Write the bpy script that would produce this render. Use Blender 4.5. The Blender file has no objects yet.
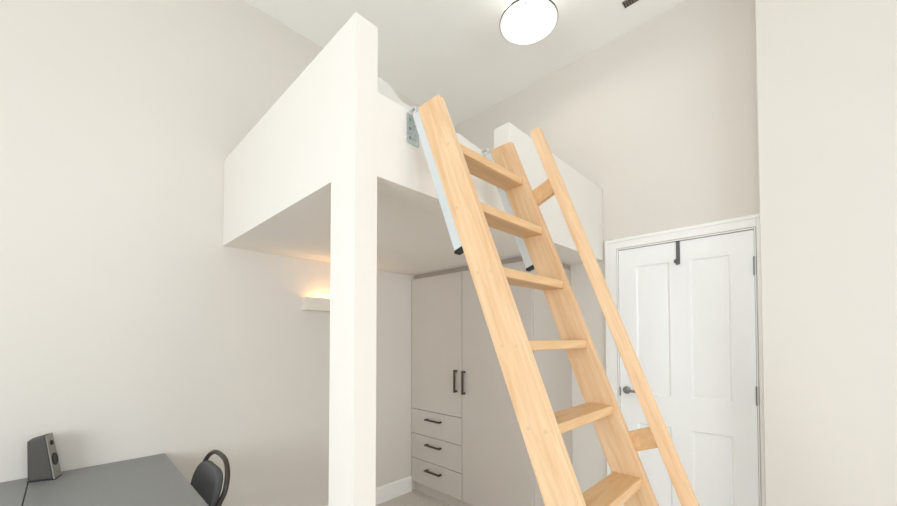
import bpy, bmesh, math, random
from mathutils import Vector, Matrix, noise
random.seed(4)
C = bpy.context.scene.collection
SC = bpy.context.scene

# ---------------------------------------------------------------- camera
FPX = 370.6
cam_d = bpy.data.cameras.new('camera')
cam = bpy.data.objects.new('camera', cam_d); C.objects.link(cam)
cam.location = (0, 0, 1.39)
cam.rotation_euler = (math.radians(90 + 1.378), 0, math.radians(44.19))
cam_d.sensor_width = 36; cam_d.sensor_fit = 'HORIZONTAL'
cam_d.lens = 36 * FPX / 897
cam_d.shift_y = (328.8 - 253) / 897
cam_d.clip_start = 0.02
SC.camera = cam

# ---------------------------------------------------------------- room sizes (metres)
XL, XR_, YB, YD, YW, ZC = -2.618, 2.30, -2.50, 2.784, 2.56, 3.598

# ---------------------------------------------------------------- world, added lamps, exposure
SC.view_settings.view_transform = 'Standard'
SC.view_settings.look = 'None'
SC.view_settings.gamma = 1
SC.view_settings.use_curve_mapping = False
SC.view_settings.exposure = 0.06
SC.cycles.use_denoising = True
SC.cycles.max_bounces = 12
SC.cycles.diffuse_bounces = 8
SC.cycles.caustics_reflective = False
SC.cycles.caustics_refractive = False
w = bpy.data.worlds.new('sky'); SC.world = w; w.use_nodes = True
w.node_tree.nodes['Background'].inputs[0].default_value = (0.75, 0.86, 1, 1)
w.node_tree.nodes['Background'].inputs[1].default_value = 1.0

def area(name, loc, rot, sx, sy, power, col):
    l = bpy.data.lights.new(name, 'AREA'); l.shape = 'RECTANGLE'; l.size = sx; l.size_y = sy
    l.energy = power; l.color = col
    o = bpy.data.objects.new(name, l); C.objects.link(o)
    o.location = loc; o.rotation_euler = rot
    return o
# added area lamps standing in for daylight, set at two invented windows
area('added_back_fill', (-0.25, YB + 0.05, 1.5), (math.radians(90), 0, 0), 2.4, 1.5, 73, (0.885, 0.955, 1.0))
area('added_side_fill', (XR_ - 0.05, 0.35, 1.55), (math.radians(90), 0, math.radians(90)), 2.4, 1.5, 52, (0.885, 0.955, 1.0))

# ---------------------------------------------------------------- materials
def srgb(r, g, b):
    f = lambda c: (c/255/12.92 if c/255 <= 0.04045 else ((c/255 + 0.055)/1.055)**2.4)
    return (f(r), f(g), f(b), 1)

def mat(name, col, rough=0.5, metal=0, nscale=0, namt=0.0, bump=0.0, bscale=200, coat=0, spec=0.5):
    m = bpy.data.materials.new(name); m.use_nodes = True
    nt = m.node_tree; b = nt.nodes['Principled BSDF']
    b.inputs['Base Color'].default_value = col
    b.inputs['Roughness'].default_value = rough
    b.inputs['Metallic'].default_value = metal
    b.inputs['Specular IOR Level'].default_value = spec
    if coat: b.inputs['Coat Weight'].default_value = coat
    tc = nt.nodes.new('ShaderNodeTexCoord')
    if namt:
        n = nt.nodes.new('ShaderNodeTexNoise'); n.inputs['Scale'].default_value = nscale
        n.inputs['Detail'].default_value = 4
        r = nt.nodes.new('ShaderNodeValToRGB')
        lo = [max(0, c*(1-namt)) for c in col[:3]] + [1]; hi = [min(1, c*(1+namt)) for c in col[:3]] + [1]
        r.color_ramp.elements[0].color = lo; r.color_ramp.elements[1].color = hi
        r.color_ramp.elements[0].position = 0.3; r.color_ramp.elements[1].position = 0.7
        nt.links.new(tc.outputs['Object'], n.inputs['Vector'])
        nt.links.new(n.outputs['Fac'], r.inputs['Fac']); nt.links.new(r.outputs['Color'], b.inputs['Base Color'])
    if bump:
        n2 = nt.nodes.new('ShaderNodeTexNoise'); n2.inputs['Scale'].default_value = bscale
        bp = nt.nodes.new('ShaderNodeBump'); bp.inputs['Strength'].default_value = bump
        bp.inputs['Distance'].default_value = 0.002
        nt.links.new(tc.outputs['Object'], n2.inputs['Vector'])
        nt.links.new(n2.outputs['Fac'], bp.inputs['Height']); nt.links.new(bp.outputs['Normal'], b.inputs['Normal'])
    return m

def wood(name, light, dark, rot, stretch=(14, 14, 1.1), rough=0.42):
    m = bpy.data.materials.new(name); m.use_nodes = True
    nt = m.node_tree; b = nt.nodes['Principled BSDF']; L = nt.links.new
    tc = nt.nodes.new('ShaderNodeTexCoord')
    m1 = nt.nodes.new('ShaderNodeMapping'); m1.inputs['Rotation'].default_value = rot
    m2 = nt.nodes.new('ShaderNodeMapping'); m2.inputs['Scale'].default_value = stretch
    n = nt.nodes.new('ShaderNodeTexNoise'); n.inputs['Scale'].default_value = 3.0
    n.inputs['Detail'].default_value = 6; n.inputs['Roughness'].default_value = 0.62; n.inputs['Distortion'].default_value = 0.6
    r = nt.nodes.new('ShaderNodeValToRGB')
    r.color_ramp.elements[0].position = 0.33; r.color_ramp.elements[0].color = dark
    r.color_ramp.elements[1].position = 0.68; r.color_ramp.elements[1].color = light
    L(tc.outputs['Object'], m1.inputs['Vector']); L(m1.outputs['Vector'], m2.inputs['Vector'])
    L(m2.outputs['Vector'], n.inputs['Vector'])
    L(n.outputs['Fac'], r.inputs['Fac']); L(r.outputs['Color'], b.inputs['Base Color'])
    b.inputs['Roughness'].default_value = rough
    return m

def emis(name, col, s):
    m = bpy.data.materials.new(name); m.use_nodes = True
    b = m.node_tree.nodes['Principled BSDF']
    b.inputs['Base Color'].default_value = (0.9, 0.9, 0.9, 1)
    b.inputs['Emission Color'].default_value = col; b.inputs['Emission Strength'].default_value = s
    return m

M = {}
M['wall'] = mat('wall_paint', srgb(223, 218, 211), 0.85, nscale=1.2, namt=0.012, bump=0.05, bscale=260, spec=0.2)
M['ceiling'] = mat('ceiling_paint', srgb(247, 246, 243), 0.9, nscale=1.5, namt=0.01, spec=0.2)
M['loft'] = mat('loft_paint', srgb(236, 232, 226), 0.55, nscale=2, namt=0.008, spec=0.3)
M['trim'] = mat('trim_paint', srgb(247, 246, 244), 0.45, nscale=3, namt=0.006, spec=0.4)
M['door'] = mat('door_paint', srgb(247, 248, 248), 0.42, nscale=3, namt=0.006, spec=0.4)
M['floor'] = mat('floor_carpet', srgb(212, 206, 199), 0.95, nscale=60, namt=0.08, bump=0.5, bscale=400, spec=0.1)
M['ward'] = mat('wardrobe_laminate', srgb(200, 192, 184), 0.45, nscale=5, namt=0.01, spec=0.35)
M['gap'] = mat('shadow_gap', srgb(168, 158, 148), 0.8)  # darker than the laminate: recess shade put into the filler's colour
M['bronze'] = mat('dark_bronze', srgb(84, 76, 68), 0.35, 0.7)
M['steel'] = mat('satin_steel', srgb(150, 148, 145), 0.35, 0.85)
M['galv'] = mat('galvanised_steel', srgb(188, 200, 200), 0.45, 0.55, nscale=70, namt=0.22)
M['alu'] = mat('aluminium_rail', srgb(212, 218, 221), 0.38, 0.35)
M['hook'] = mat('grey_hook_metal', srgb(98, 99, 100), 0.45, 0.3)
M['black'] = mat('black_plastic', srgb(28, 27, 27), 0.5)
M['desk'] = mat('desk_top', srgb(134, 136, 136), 0.42, nscale=180, namt=0.05, spec=0.5)
M['deskmetal'] = mat('desk_metal', srgb(45, 46, 48), 0.5, 0.5)
M['seatfab'] = mat('chair_vinyl', srgb(84, 86, 88), 0.6, nscale=120, namt=0.1, bump=0.2, bscale=300)
M['tube'] = mat('chair_tube', srgb(74, 67, 61), 0.35, 0.5)
M['spk'] = mat('speaker_shell', srgb(74, 70, 66), 0.55, nscale=200, namt=0.06)
M['grille'] = mat('speaker_face', srgb(150, 148, 142), 0.5, 0.3, nscale=300, namt=0.1)
M['linen'] = mat('white_linen', srgb(226, 224, 219), 0.9, bump=0.2, bscale=90)
M['vent'] = mat('vent_metal', srgb(128, 123, 117), 0.5, 0.4)
M['sconce'] = mat('sconce_plaster', srgb(232, 225, 214), 0.7)
M['shade'] = mat('lamp_enamel', srgb(250, 250, 248), 0.35)
A_LAD = math.atan(0.398)
woodL, woodD = srgb(235, 203, 165), srgb(218, 177, 132)
M['wood'] = wood('beech_wood', woodL, woodD, (0, A_LAD, 0))
M['woodY'] = wood('beech_tread', srgb(230, 193, 148), srgb(212, 170, 122), (0, 0, 0), (14, 1.1, 14))
M['glass'] = mat('window_glass', (0.9, 0.95, 1, 1), 0.02)
M['glass'].node_tree.nodes['Principled BSDF'].inputs['Transmission Weight'].default_value = 1.0
M['bulb'] = emis('lamp_bulb_glow', (1, 0.97, 0.93, 1), 7)
M['strip'] = emis('warm_led_glow', (1, 0.62, 0.30, 1), 2.2)

# ---------------------------------------------------------------- helpers
def bx(bm, x0, x1, y0, y1, z0, z1):
    vs = [bm.verts.new((x, y, z)) for x in (x0, x1) for y in (y0, y1) for z in (z0, z1)]
    for f in ((0,1,3,2), (4,6,7,5), (0,4,5,1), (2,3,7,6), (0,2,6,4), (1,5,7,3)):
        bm.faces.new([vs[i] for i in f])

def box(x0, x1, y0, y1, z0, z1):
    bm = bmesh.new(); bx(bm, x0, x1, y0, y1, z0, z1); return bm

def prism(pts, axis, a, b, bm=None):
    """polygon pts in the plane normal to axis, extruded from a to b"""
    bm = bm or bmesh.new()
    def P(p, v):
        return {'x': (v, p[0], p[1]), 'y': (p[0], v, p[1]), 'z': (p[0], p[1], v)}[axis]
    A = [bm.verts.new(P(p, a)) for p in pts]; B = [bm.verts.new(P(p, b)) for p in pts]
    n = len(pts)
    bm.faces.new(A); bm.faces.new(B[::-1])
    for i in range(n): bm.faces.new((A[i], B[i], B[(i+1) % n], A[(i+1) % n]))
    return bm

def lathe(prof, seg=48, c=(0, 0, 0), bm=None):
    bm = bm or bmesh.new(); rings = []
    for r, z in prof:
        if r < 1e-6: rings.append([bm.verts.new((c[0], c[1], c[2]+z))])
        else: rings.append([bm.verts.new((c[0]+r*math.cos(2*math.pi*k/seg), c[1]+r*math.sin(2*math.pi*k/seg), c[2]+z)) for k in range(seg)])
    for a, b in zip(rings, rings[1:]):
        for k in range(seg):
            k2 = (k+1) % seg
            if len(a) == 1 and len(b) == 1: continue
            if len(a) == 1: bm.faces.new((a[0], b[k2], b[k]))
            elif len(b) == 1: bm.faces.new((a[k], a[k2], b[0]))
            else: bm.faces.new((a[k], a[k2], b[k2], b[k]))
    return bm

def tube(pts, r, seg=12, bm=None):
    bm = bm or bmesh.new(); pts = [Vector(p) for p in pts]; rings = []
    up = None
    for i, p in enumerate(pts):
        t = (pts[min(i+1, len(pts)-1)] - pts[max(i-1, 0)]).normalized()
        if up is None:
            up = t.orthogonal().normalized()
        up = (up - t*up.dot(t)).normalized(); s = t.cross(up)
        rings.append([bm.verts.new(p + r*(math.cos(2*math.pi*k/seg)*up + math.sin(2*math.pi*k/seg)*s)) for k in range(seg)])
    for a, b in zip(rings, rings[1:]):
        for k in range(seg): bm.faces.new((a[k], a[(k+1) % seg], b[(k+1) % seg], b[k]))
    bm.faces.new(rings[0][::-1]); bm.faces.new(rings[-1])
    return bm

def smooth_path(pts, n=6):
    pts = [Vector(p) for p in pts]; out = []
    P = [pts[0]] + pts + [pts[-1]]
    for i in range(1, len(P)-2):
        for k in range(n):
            t = k/n; a, b, c, d = P[i-1], P[i], P[i+1], P[i+2]
            out.append(0.5*((2*b) + (c-a)*t + (2*a-5*b+4*c-d)*t*t + (3*b-a-3*c+d)*t*t*t))
    out.append(pts[-1]); return out

def obj(name, bm, m, parent=None, bevel=0, seg=2, smooth=False, origin=None):
    bmesh.ops.remove_doubles(bm, verts=bm.verts, dist=1e-6)
    bmesh.ops.recalc_face_normals(bm, faces=bm.faces)
    if origin is None:
        xs = [v.co for v in bm.verts]
        mn = Vector([min(c[i] for c in xs) for i in range(3)]); mx = Vector([max(c[i] for c in xs) for i in range(3)])
        origin = Vector(((mn.x+mx.x)/2, (mn.y+mx.y)/2, mn.z))
    origin = Vector(origin)
    for v in bm.verts: v.co -= origin
    me = bpy.data.meshes.new(name); bm.to_mesh(me); bm.free(); me.materials.append(m)
    o = bpy.data.objects.new(name, me); C.objects.link(o)
    if smooth:
        for p in me.polygons: p.use_smooth = True
    if bevel:
        b = o.modifiers.new('bevel', 'BEVEL'); b.width = bevel; b.segments = seg; b.limit_method = 'ANGLE'
        b.angle_limit = math.radians(40); b.harden_normals = False
    if smooth or bevel:
        for p in me.polygons: p.use_smooth = True
        sm = o.modifiers.new('wn', 'WEIGHTED_NORMAL'); sm.keep_sharp = True
        try: me.set_sharp_from_angle(angle=math.radians(35))
        except Exception: pass
    if parent:
        o.parent = parent
        base = Vector((0, 0, 0)); q = parent
        while q: base += q.location; q = q.parent
        o.location = origin - base
    else:
        o.location = origin
    return o

def thing(name, label, cat, loc, group=None):
    o = bpy.data.objects.new(name, None); C.objects.link(o); o.location = loc; o.empty_display_size = 0.1
    o['label'] = label; o['category'] = cat
    if group: o['group'] = group
    return o
def tag(o, label, cat, group=None):
    o['label'] = label; o['category'] = cat
    if group: o['group'] = group
    return o
def struct(name, bm, m, bevel=0):
    o = obj(name, bm, m, None, bevel, origin=(0, 0, 0)); o['kind'] = 'structure'; return o
def dup(o, parent, offset):
    c = o.copy(); C.objects.link(c); c.parent = parent; c.location = o.location + Vector(offset)
    for g in list(o.children):
        d = g.copy(); C.objects.link(d); d.parent = c
    return c

# ================================================================ SETTING
T = 0.12
struct('floor', box(XL-T, XR_+T, YB-T, YD+T, -0.1, 0), M['floor'])
struct('ceiling', box(XL-T, XR_+T, YB-T, YD+T, ZC, ZC+0.1), M['ceiling'])
struct('wall_left', box(XL-T, XL, YB-T, YD+T, 0, ZC), M['wall'])
# door wall with its opening
OX0, OX1, OZ = -0.990, -0.212, 2.031
b = bmesh.new()
bx(b, XL, OX0, YD, YD+T, 0, ZC); bx(b, OX0, OX1, YD, YD+T, OZ, ZC); bx(b, OX1, XR_+T, YD, YD+T, 0, ZC)
struct('wall_far', b, M['wall'])
# wall that juts forward to the right of the door
WX = -0.178
struct('wall_near', box(WX, XR_, YW, YD, 0, ZC), M['wall'], 0.004)
# wall behind the camera and wall on the camera's right, each with an added window
def wall_window_y(name, y0, y1, x0, x1, wx0, wx1, wz0, wz1):
    b = bmesh.new()
    bx(b, x0, wx0, y0, y1, 0, ZC); bx(b, wx1, x1, y0, y1, 0, ZC)
    bx(b, wx0, wx1, y0, y1, 0, wz0); bx(b, wx0, wx1, y0, y1, wz1, ZC)
    struct(name, b, M['wall'])
wall_window_y('wall_back', YB-T, YB, XL, XR_+T, -1.5, 1.0, 0.9, 2.6)
b = bmesh.new()
bx(b, XR_, XR_+T, YB, -0.90, 0, ZC); bx(b, XR_, XR_+T, 1.60, YD, 0, ZC)
bx(b, XR_, XR_+T, -0.90, 1.60, 0, 0.9); bx(b, XR_, XR_+T, -0.90, 1.60, 2.6, ZC)
struct('wall_right', b, M['wall'])
def win(name, axis, c0, c1, pos):
    b = bmesh.new()
    f = 0.05
    for lo, hi, z0, z1 in ((c0, c0+f, .9, 2.6), (c1-f, c1, .9, 2.6), (c0+f, c1-f, .9, .9+f), (c0+f, c1-f, 2.6-f, 2.6), ((c0+c1)/2-.02, (c0+c1)/2+.02, .9+f, 2.6-f)):
        if axis == 'y': bx(b, lo, hi, pos, pos+0.05, z0, z1)
        else: bx(b, pos, pos+0.05, lo, hi, z0, z1)
    o = struct(name, b, M['trim'])
    p = box(c0+f, c1-f, pos+.02, pos+.026, .9+f, 2.6-f) if axis == 'y' else box(pos+.02, pos+.026, c0+f, c1-f, .9+f, 2.6-f)
    obj('pane', p, M['glass'], o)
win('added_window_1', 'y', -1.5, 1.0, YB-0.09)  # both windows are unseen, added to go with the area lamps
win('added_window_2', 'x', -0.90, 1.60, XR_+0.04)

# baseboards
def bb(name, pts, axis, a, c): struct(name, prism(pts, axis, a, c), M['trim'])
H = 0.135
bb('baseboard_left', [(XL, 0), (XL+.016, 0), (XL+.016, H-.012), (XL+.008, H), (XL, H)], 'y', YB, 2.199)
bb('baseboard_far', [(YD, 0), (YD-.016, 0), (YD-.016, H-.012), (YD-.008, H), (YD, H)], 'x', -1.346, -1.0755)
bb('baseboard_near', [(YW, 0), (YW-.016, 0), (YW-.016, H-.012), (YW-.008, H), (YW, H)], 'x', WX, XR_)
bb('baseboard_back', [(YB, 0), (YB+.016, 0), (YB+.016, H-.012), (YB+.008, H), (YB, H)], 'x', XL+.016, XR_)

# door casing: stepped profile around the opening
CO = -1.072
b = bmesh.new()
for (x0, x1) in ((CO, OX0-0.004),):
    bx(b, x0, x1, YD-.016, YD, 0, 2.104)
    bx(b, x0, x0+.022, YD-.024, YD-.016, 0, 2.104)
bx(b, OX1+0.004, WX-.0005, YD-.016, YD, 0, 2.104)
bx(b, OX0-0.004, OX1+0.004, YD-.016, YD, OZ+.004, 2.104)
bx(b, CO+.022, WX-.0005, YD-.024, YD-.016, 2.082, 2.104)
struct('trim_1', b, M['trim'], 0.003)
# jamb lining and stop
b = bmesh.new()
bx(b, OX0, OX0+.006, YD-.014, YD+T, 0, OZ); bx(b, OX1-.006, OX1, YD-.014, YD+T, 0, OZ)
bx(b, OX0+.006, OX1-.006, YD-.014, YD+T, OZ-.006, OZ)
bx(b, OX0+.006, OX0+.02, YD+.042, YD+.06, 0, OZ-.006); bx(b, OX1-.02, OX1-.006, YD+.042, YD+.06, 0, OZ-.006)
bx(b, OX0+.02, OX1-.02, YD+.042, YD+.06, OZ-.02, OZ-.006)
struct('trim_2', b, M['trim'])

# door leaf with four moulded panels
DX0, DX1, DZ0, DZ1, DY = -0.981, -0.221, 0.008, 2.021, YD+0.0
door = bpy.data.objects.new('door_1', None); C.objects.link(door); door.location = ((DX0+DX1)/2, DY, 0); door['kind'] = 'structure'
b = bmesh.new()
xs = [DX0, -0.866, -0.659, -0.543, -0.336, DX1]; zs = [DZ0, 0.21, 0.797, 1.003, 1.893, DZ1]
V = {(i, j): b.verts.new((x, DY, z)) for i, x in enumerate(xs) for j, z in enumerate(zs)}
W = [b.verts.new((x, DY+.04, z)) for x, z in ((DX0, DZ0), (DX1, DZ0), (DX1, DZ1), (DX0, DZ1))]
pan = []
for i in range(5):
    for j in range(5):
        f = b.faces.new((V[i, j], V[i+1, j], V[i+1, j+1], V[i, j+1]))
        if i in (1, 3) and j in (1, 3): pan.append(f)
b.faces.new([V[0, j] for j in range(6)][::-1] + [W[0], W[3]]); b.faces.new([V[5, j] for j in range(6)] + [W[2], W[1]])
b.faces.new([V[i, 0] for i in range(6)] + [W[1], W[0]]); b.faces.new([V[i, 5] for i in range(6)][::-1] + [W[3], W[2]])
b.faces.new(W[::-1])
bmesh.ops.recalc_face_normals(b, faces=b.faces)
for f in pan:
    bmesh.ops.inset_region(b, faces=[f], thickness=0.011, depth=-0.012)
    bmesh.ops.inset_region(b, faces=[f], thickness=0.008, depth=0)
    bmesh.ops.inset_region(b, faces=[f], thickness=0.022, depth=0.006)
obj('door_leaf', b, M['door'], door, 0.0015)
# lever handle
hb = lathe([(0, 0), (.026, 0), (.026, .006), (.020, .010), (.010, .011), (.010, .045), (0, .045)], 28)
hb.transform(Matrix.Rotation(math.radians(90), 4, 'X'))
hb.transform(Matrix.Translation((-0.934, DY, 1.018)))
h = obj('door_handle', hb, M['steel'], door, smooth=True)
obj('lever', tube(smooth_path([(-0.934, DY-.045, 1.018), (-0.90, DY-.052, 1.019), (-0.86, DY-.052, 1.018), (-0.815, DY-.046, 1.016)]), 0.009), M['steel'], h, smooth=True)
obj('latch_plate', box(DX0-.008, DX0+.003, DY-.003, DY+.004, 0.975, 1.035), M['bronze'], door)
for z in (1.755, 1.0, 0.22):
    hb = lathe([(0, 0), (.0075, 0), (.0075, .108), (0, .108)], 14, (DX1+.003, DY-.007, z))
    obj('hinge', hb, M['steel'], door, smooth=True)

# ================================================================ LOFT BED (built of painted panels)
XF, YP = -1.092, 0.669
ZB, ZL, ZT = 1.965, 2.268, 2.504
loft = thing('loft_bed', 'large white panelled loft bed on a square corner post, fixed above the wardrobe', 'loft bed', (-1.17, YP, 0))
obj('post', box(-1.255, XF, YP, YP+.090, 0, ZT), M['loft'], loft)
obj('side_panel', box(XL+.002, -1.255, YP, YP+.087, ZB, ZT), M['loft'], loft)
y0, y1 = YP+.090, YD-.002
obj('front_panel', prism([(y0, ZB), (y1, ZB), (y1, ZT), (1.572, ZT), (1.572, ZL), (y0, ZL)], 'x', XF-.097, XF), M['loft'], loft)
obj('platform', box(XL+.002, XF-.097, YP+.087, YD-.002, ZB, ZB+.06), M['loft'], loft)
pl = obj('bracket_plate', box(XF, XF+.004, .892, .953, 2.139, 2.252), M['galv'], loft)
for z in (2.16, 2.195, 2.23):
    c = lathe([(0, 0), (.006, 0), (.004, .003), (0, .003)], 12); c.transform(Matrix.Rotation(math.radians(90), 4, 'Y')); c.transform(Matrix.Translation((XF+.004, .905, z)))
    obj('screw_head', c, M['steel'], pl, smooth=True)

# mattress
mt = obj('mattress', box(XL+.03, XF-.12, YP+.11, YD-.03, ZB+.06, 2.24), M['linen'], None, 0.03, 4)
tag(mt, 'white mattress lying inside the raised loft bed', 'mattress')

# rumpled duvet: closed heightfield slab
def duvet():
    b = bmesh.new(); nx, ny = 60, 90
    x0, x1, y0, y1 = XL+.04, -1.195, .775, 2.70
    top = {}; bot = {}
    for i in range(nx+1):
        for j in range(ny+1):
            u, v = i/nx, j/ny; x = x0+(x1-x0)*u; y = y0+(y1-y0)*v
            e = min(1-u, u)*(x1-x0); ey = min(v, 1-v)*(y1-y0)
            k = min(1, max(0, e)/.035); k = math.sqrt(max(0, 1-(1-k)**2)); k2 = min(1, ey/.06); k2 = math.sqrt(max(0, 1-(1-k2)**2))
            n = noise.noise(Vector((x*5, y*7, 0)))*.024 + noise.noise(Vector((x*14, y*17, 3)))*.010
            lump = .050*math.exp(-((y-.86)/.08)**2)*(1+.25*noise.noise(Vector((x*20, y*30, 9))))
            h = (.142 + n + lump)*k*k2
            top[i, j] = b.verts.new((x + noise.noise(Vector((y*9, 1, 7)))*.006*(u > .9), y, 2.243+.008+h))
            bot[i, j] = b.verts.new((x, y, 2.243))
    for i in range(nx):
        for j in range(ny):
            b.faces.new((top[i, j], top[i+1, j], top[i+1, j+1], top[i, j+1]))
            b.faces.new((bot[i, j], bot[i, j+1], bot[i+1, j+1], bot[i+1, j]))
    for i in range(nx):
        b.faces.new((top[i, 0], bot[i, 0], bot[i+1, 0], top[i+1, 0])); b.faces.new((top[i, ny], top[i+1, ny], bot[i+1, ny], bot[i, ny]))
    for j in range(ny):
        b.faces.new((top[0, j], top[0, j+1], bot[0, j+1], bot[0, j])); b.faces.new((top[nx, j], bot[nx, j], bot[nx, j+1], top[nx, j+1]))
    return b
dv = obj('duvet', duvet(), M['linen'], None, smooth=True)
tag(dv, 'rumpled white duvet peeking above the low edge of the loft bed', 'bedding')

# ================================================================ WARDROBE
WX0, WX1, WY = XL, -1.348, 2.200
wd = thing('wardrobe', 'greige built-in wardrobe with two doors and three drawers under the loft bed', 'wardrobe', ((WX0+WX1)/2, (WY+YD)/2, 0))
b = bmesh.new()
bx(b, WX0+.002, WX1, WY+.021, YD-.002, .085, 1.925)
obj('body', b, M['ward'], wd)
obj('toe_kick', box(WX0+.002, WX1-.02, WY+.045, YD-.002, 0, .085), M['ward'], wd)
obj('top_filler', box(WX0+.002, WX1-.004, WY+.03, YD-.002, 1.925, ZB), M['gap'], wd)
XM = -1.990
def bar_handle(p0, p1, parent):
    """slim bar on two posts, standing off the front (towards -y)"""
    p0, p1 = Vector(p0), Vector(p1); d = (p1-p0).normalized(); off = Vector((0, -.030, 0))
    b = bmesh.new(); r = .007
    side = Vector((0, 1, 0)).cross(d)
    def brick(a, c, w1, w2, u, v):
        vs = []
        for q in (a, c):
            for s, t in ((-1, -1), (1, -1), (1, 1), (-1, 1)): vs.append(b.verts.new(q+u*s*w1+v*t*w2))
        for f in ((0,1,2,3), (7,6,5,4), (0,4,5,1), (1,5,6,2), (2,6,7,3), (3,7,4,0)): b.faces.new([vs[i] for i in f])
    brick(p0+off-d*.006, p1+off+d*.006, r, r, side, Vector((0, 1, 0)))
    for q in (p0+d*.004, p1-d*.004): brick(q, q+off*.85, r, r, side, d)
    return obj('handle', b, M['bronze'], parent, 0.002)
g = .0022
def front(name, x0, x1, z0, z1):
    return obj(name, box(x0+g, x1-g, WY, WY+.019, z0+g, z1-g), M['ward'], wd, 0.0012, 1)
d1 = front('door', WX0+.003, XM, .750, 1.925); bar_handle((-2.045, WY, .955), (-2.045, WY, 1.126), d1)
d2 = front('door', XM, WX1, .095, 1.925); bar_handle((-1.958, WY, .948), (-1.958, WY, 1.122), d2)
for z0, z1, hz in ((.530, .750, .680), (.310, .530, .462), (.095, .310, .243)):
    dr = front('drawer', WX0+.003, XM, z0, z1); bar_handle((-2.392, WY, hz), (-2.222, WY, hz), dr)

# ================================================================ LADDER
lad = thing('loft_ladder', 'light beech ladder with nine treads and a side handrail, leaning against the loft bed', 'ladder', (-.30, 1.1, 0))
SL = 0.398
xf = lambda z: -.507 - SL*(z-1.2)
WS = .112; ZTOP = 2.252
Y1, Y2, TH = .900, 1.341, .028
def stringer(y0):
    p = [(xf(0)-WS, 0), (xf(0), 0), (xf(ZTOP), ZTOP), (xf(ZTOP)-WS, ZTOP)]
    return obj('stringer', prism(p, 'y', y0, y0+TH), M['wood'], lad, 0.002)
s1 = stringer(Y1); s2 = dup(s1, lad, (0, Y2-Y1, 0))
TT = .030
zt0 = 2.070
x0, x1 = xf(zt0)-WS+.010, xf(zt0)-.009
tr = obj('tread', box(x0, x1, Y1+TH, Y2, zt0-TT, zt0), M['woodY'], lad, 0.003)
for k in range(1, 9):
    dz = -.2295*k; dup(tr, lad, (-SL*dz, 0, dz))
# plugs over the tread screws, two per tread on each outer face
pb = lathe([(0, 0), (.0062, 0), (.0055, .0012), (0, .0012)], 14); pb.transform(Matrix.Rotation(math.radians(90), 4, 'X'))
zc = zt0-.015
pb.transform(Matrix.Translation((xf(zc)-WS+.030, Y1, zc)))
M['plug'] = mat('pale_wood_plug', srgb(215, 186, 152), 0.5)
pg = obj('screw_plug', pb, M['plug'], lad, smooth=True)
for k in range(9):
    for q in (0, 1):
        if k == q == 0: continue
        dz = -.2295*k; dup(pg, lad, (-SL*dz + q*.052, 0, dz))
# handrail and its two blocks
xh = lambda z: -.721 - .386*(z-1.974)
z0, z1 = .50, 2.258; WH = .046
obj('handrail', prism([(xh(z0), z0), (xh(z0)+WH, z0), (xh(z1)+WH, z1), (xh(z1), z1)], 'y', Y2, Y2+TH), M['wood'], lad, 0.002)
dvec = Vector((-SL, 1)).normalized(); pvec = Vector((dvec.y, -dvec.x))   # along ladder; perpendicular towards room
def hblock(cz):
    hw, hh = .064, .034; c = Vector((xh(cz)-.045, cz))
    pts = [c+pvec*a*hw+dvec*d*hh for a, d in ((-1, -1), (1, -1), (1, 1), (-1, 1))]
    return obj('handrail_block', prism([tuple(p) for p in pts], 'y', Y2+TH, Y2+TH+.024), M['woodY'], lad, 0.002)
hblock(1.045); hblock(2.002)
# aluminium guide rails behind the stringers with black end caps and steel hooks over the bed edge
def rail(y0):
    za, zb = 1.690, 2.240; wr = .036
    xa = lambda z: xf(z)-WS-.0005
    r = obj('guide_rail', prism([(xa(za)-wr, za-.008), (xa(za), za+.004), (xa(zb), zb), (xa(zb)-wr, zb)], 'y', y0, y0+.030), M['alu'], lad, 0.002)
    obj('end_cap', prism([(xa(za)-wr, za-.018), (xa(za)+.000, za-.006), (xa(za), za+.004), (xa(za)-wr, za-.008)], 'y', y0+.001, y0+.029), M['black'], r)
    hk = bmesh.new()
    xs_, t = xa(zb)-wr, .004
    zt_ = ZL+.0005
    pts = [(xs_+.010, zb-.03), (xs_+.010, zt_+.004), (XF-.1015, zt_+.004), (XF-.1015, zt_-.03), (XF-.0980, zt_-.03), (XF-.0980, zt_), (xs_+.006, zt_), (xs_+.006, zb-.03)]
    prism(pts, 'y', y0+.008, y0+.022, hk)
    obj('hook', hk, M['alu'], r)
rail(Y1+.002); rail(Y2+.001)

# ================================================================ DESKS
ZD = .740
def desk(ya, yb, label):
    x0, x1 = XL+.004, -1.35
    d = thing('desk', label, 'desk', ((x0+x1)/2, (ya+yb)/2, 0), 'dark desks pushed together by the left wall')
    obj('desk_top', box(x0, x1, ya, yb, ZD-.022, ZD), M['desk'], d, 0.002)
    b = bmesh.new()
    for y in (ya+.04, yb-.07): bx(b, x0+.09, x1-.09, y, y+.03, ZD-.057, ZD-.022)
    for x in (x0+.06, x1-.09): bx(b, x, x+.03, ya+.04, yb-.04, ZD-.057, ZD-.022)
    obj('frame', b, M['deskmetal'], d)
    for x in (x0+.06, x1-.09):
        for y in (ya+.04, yb-.07):
            obj('leg', box(x, x+.03, y, y+.03, 0, ZD-.057), M['deskmetal'], d)
desk(-.108, .394, 'dark grey desk nearer the chair, its open end showing against the left wall')
desk(-.620, -.112, 'dark grey desk at the lower left corner, behind the speaker')

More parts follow.
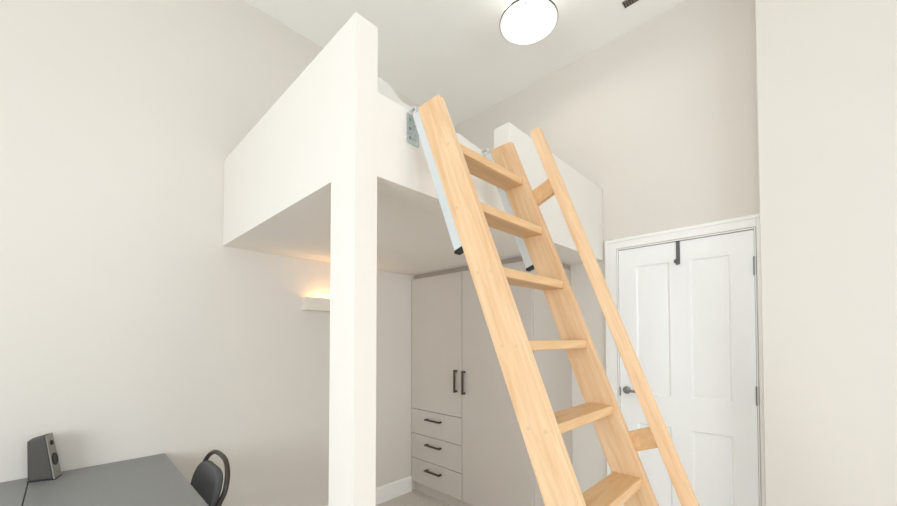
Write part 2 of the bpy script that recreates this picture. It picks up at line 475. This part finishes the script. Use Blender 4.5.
# ================================================================ SPEAKER
sp = thing('desktop_speaker', 'small dark wedge-shaped speaker on the grey desk by the left wall', 'speaker', (-2.535, -.063, ZD))
bot = [Vector(p) for p in ((-2.520, -.114, ZD+.004), (-2.483, -.028, ZD+.004), (-2.553, -.006, ZD+.004), (-2.592, -.096, ZD+.004))]
top = [Vector(p) for p in ((-2.512, -.118, .926), (-2.486, -.058, .946), (-2.557, -.040, .946), (-2.584, -.104, .926))]
def hexa(b, B, Tt):
    vb = [b.verts.new(p) for p in B]; vt = [b.verts.new(p) for p in Tt]
    b.faces.new(vb[::-1]); b.faces.new(vt)
    for i in range(4): b.faces.new((vb[i], vb[(i+1) % 4], vt[(i+1) % 4], vt[i]))
def lerp(a, c, t): return a+(c-a)*t
k = .93
shB = [bot[0], lerp(bot[0], bot[1], k), lerp(bot[3], bot[2], k), bot[3]]
shT = [top[0], lerp(top[0], top[1], k), lerp(top[3], top[2], k), top[3]]
b = bmesh.new(); hexa(b, shB, shT); obj('shell', b, M['spk'], sp, 0.006, 3)
fB = [shB[1], bot[1], bot[2], shB[2]]; fT = [shT[1], top[1], top[2], shT[2]]
b = bmesh.new(); hexa(b, fB, fT); face = obj('front_face', b, M['grille'], sp, 0.004, 3)
fn = (bot[2]-bot[1]).cross(top[1]-bot[1]).normalized()
if fn.y < 0: fn = -fn
cu = (bot[2]-bot[1]).normalized(); 
def on_face(t, s=.5): return lerp(lerp(bot[1], bot[2], s), lerp(top[1], top[2], s), t)
def disc(t, r, m, name, depth=.004):
    c = lathe([(0, 0), (r, 0), (r, depth*.6), (r*.86, depth), (r*.5, depth*.4), (0, depth*.7)], 28)
    c.transform(fn.to_track_quat('Z', 'Y').to_matrix().to_4x4()); c.transform(Matrix.Translation(on_face(t)))
    obj(name, c, m, face, smooth=True)
disc(.42, .028, M['black'], 'woofer'); disc(.80, .012, M['black'], 'tweeter')
b = bmesh.new(); hexa(b, [p-Vector((0, 0, .004)) for p in bot], bot); obj('foot_pad', b, M['black'], sp)

# ================================================================ CHAIR
CX, CY = -2.178, .50
ch = thing('desk_chair', 'black padded chair with an arched tube back, tucked under the far side of the desk', 'chair', (CX, .30, 0))
R_ = .0115; hw = .213
def yb(z): return .455 + (z-.45)*.27
pts = [(CX-hw, yb(.40), .40), (CX-hw, yb(.52), .52), (CX-hw, yb(.61), .61)]
for a in range(180, -1, -15):
    t = math.radians(a); pts.append((CX + hw*math.cos(t)*(abs(math.cos(t))**-.22 if abs(math.cos(t)) > .02 else 1), yb(.70)+.0 + .135*math.sin(t)*.27, .665+.128*math.sin(t)))
pts += [(CX+hw, yb(.61), .61), (CX+hw, yb(.52), .52), (CX+hw, yb(.40), .40)]
obj('back_frame', tube(smooth_path(pts, 4), R_, 12), M['tube'], ch, smooth=True)
# pad: arched outline, curved slab
b = bmesh.new(); out = []
pw = .200
for a in range(180, -1, -12):
    t = math.radians(a); c = math.cos(t); out.append((pw*(1 if c > 0 else -1)*abs(c)**.42, .63+.115*math.sin(t)**.9 if math.sin(t) > 0 else .63))
out = [(-.178, .50)] + out + [(.178, .50)]
F_, B_ = [], []
for x, z in out:
    F_.append(b.verts.new((CX+x, yb(z)-.019+.012*(x/pw)**2*-1, z))); B_.append(b.verts.new((CX+x, yb(z)+.013-.012*(x/pw)**2, z)))
b.faces.new(F_); b.faces.new(B_[::-1])
for i in range(len(out)): b.faces.new((F_[i], B_[i], B_[(i+1) % len(out)], F_[(i+1) % len(out)]))
obj('backrest', b, M['seatfab'], ch, 0.010, 3)
obj('seat', box(CX-.205, CX+.205, .06, .45, .435, .475), M['seatfab'], ch, 0.018, 4)
for s in (-1, 1):
    x = CX+s*hw
    obj('leg', tube(smooth_path([(x, .452, .445), (x, .47, .36), (x, .53, .012)]), R_, 12), M['tube'], ch, smooth=True)
    obj('leg', tube(smooth_path([(x, .44, .425), (x, .13, .425), (x, .06, .39), (x, .03, .012)]), R_, 12), M['tube'], ch, smooth=True)
obj('stretcher', tube([(CX-hw, .485, .28), (CX+hw, .485, .28)], .008, 10), M['tube'], ch, smooth=True)

# ================================================================ WALL LIGHT under the loft
wl = thing('wall_light', 'small pale box uplighter glowing warm on the left wall behind the post', 'wall lamp', (XL, 1.34, 1.588))
yA, yB_, zA, zB_ = 1.175, 1.54, 1.588, 1.680
b = bmesh.new()
bx(b, XL, XL+.080, yA, yB_, zA, zA+.008)
bx(b, XL+.072, XL+.080, yA, yB_, zA+.008, zB_)
bx(b, XL, XL+.072, yA, yA+.008, zA+.008, zB_); bx(b, XL, XL+.072, yB_-.008, yB_, zA+.008, zB_)
obj('housing', b, M['sconce'], wl)
obj('bulb', box(XL+.022, XL+.05, yA+.10, yB_-.10, zA+.03, zA+.045), M['strip'], wl, 0.004)
l = bpy.data.lights.new('wall_light_glow', 'AREA'); l.shape = 'RECTANGLE'; l.size = .045; l.size_y = .22; l.energy = .6; l.color = (1, .58, .27)
lo = bpy.data.objects.new('wall_light_glow', l); C.objects.link(lo); lo.location = (XL+.036, 1.355, zA+.052); lo.rotation_euler = (math.pi, 0, 0)

# ================================================================ CEILING LAMP
LX, LY, LZ = -1.250, 2.018, 3.40
cl = thing('ceiling_lamp', 'round white dome lamp with a thin dark rim hanging from the ceiling', 'ceiling lamp', (LX, LY, ZC))
R = .180
prof_out = [(R, 0), (R*.985, .004), (R*.86, .022), (R*.70, .045), (R*.50, .072), (R*.34, .098), (.045, .128), (.035, .150), (.035, .150)]
prof_in = [(.030, .122), (R*.32, .092), (R*.48, .066), (R*.68, .039), (R*.84, .017), (R*.965, 0)]
shade = lathe(prof_out[:-1] + [(.030, .150)] + prof_in + [(R, 0)], 72, (LX, LY, LZ))
obj('lamp_shade', shade, M['shade'], cl, smooth=True)
obj('rim', lathe([(R+.0005, -.001), (R+.003, .002), (R+.0025, .008), (R+.0005, .009), (R+.0005, -.001)], 72, (LX, LY, LZ)), M['bronze'], cl, smooth=True)
obj('stem', lathe([(0, .13), (.014, .13), (.014, .182), (.060, .184), (.062, .198), (0, .198)], 36, (LX, LY, LZ)), M['steel'], cl, smooth=True)
soc = []
for s in (-1, 1):
    c = lathe([(0, -.03), (.018, -.03), (.018, .03), (0, .03)], 20)
    c.transform(Matrix.Rotation(math.radians(90), 4, 'Y')); c.transform(Matrix.Rotation(math.radians(45), 4, 'Z'))
    d = Vector((math.cos(math.radians(45)), math.sin(math.radians(45)), 0))*s*.035
    c.transform(Matrix.Translation((LX+d.x, LY+d.y, LZ+.085)))
    so = obj('socket', c, M['shade'], cl, smooth=True)
    g2 = lathe([(0, -.055), (.014, -.05), (.018, -.03), (.030, .0), (.032, .02), (.022, .042), (0, .05)], 24)
    g2.transform(Matrix.Rotation(math.radians(90*s), 4, 'Y')); g2.transform(Matrix.Rotation(math.radians(45), 4, 'Z'))
    d2 = d.normalized()*.10
    g2.transform(Matrix.Translation((LX+d2.x, LY+d2.y, LZ+.080)))
    obj('bulb', g2, M['bulb'], so, smooth=True)
for s in (-1, 1):
    l = bpy.data.lights.new('ceiling_lamp_glow', 'POINT'); l.energy = 1.6; l.color = (1, .97, .93); l.shadow_soft_size = .04
    lo = bpy.data.objects.new('ceiling_lamp_glow', l); C.objects.link(lo); lo.location = (LX+s*.06, LY-s*.06, LZ+.03)

# ================================================================ CEILING VENT (slot diffuser)
vt = thing('ceiling_vent', 'narrow dark slotted air vent set in the ceiling', 'vent', (-.58, 2.54, ZC))
vx0, vx1, vy0, vy1 = -.846, -.35, 2.508, 2.566
obj('vent_frame', box(vx0, vx1, vy0, vy1, ZC-.004, ZC), M['vent'], vt)
sl0 = obj('louvre', box(vx0+.006, vx0+.012, vy0+.006, vy1-.006, ZC-.008, ZC-.004), M['bronze'], vt)
for k in range(1, 32): dup(sl0, vt, (.0155*k, 0, 0))

# ================================================================ OVER-DOOR HOOK
hx = -.606
hk = thing('door_hook', 'slim dark over-door hook hanging from the top of the white door', 'hook', (hx, DY, DZ1))
b = bmesh.new()
bx(b, hx-.011, hx+.011, DY-.005, DY-.002, 1.870, DZ1+.0045)
bx(b, hx-.011, hx+.011, DY-.002, DY+.041, DZ1+.0015, DZ1+.0045)
obj('strap', b, M['hook'], hk, 0.0008)
obj('peg', tube(smooth_path([(hx, DY-.005, 1.885), (hx, DY-.030, 1.868), (hx, DY-.050, 1.880)]), .006, 10), M['hook'], hk, smooth=True)
kb = bmesh.new(); bmesh.ops.create_uvsphere(kb, u_segments=16, v_segments=12, radius=.014); kb.transform(Matrix.Translation((hx, DY-.053, 1.884)))
obj('knob', kb, M['hook'], hk, smooth=True)
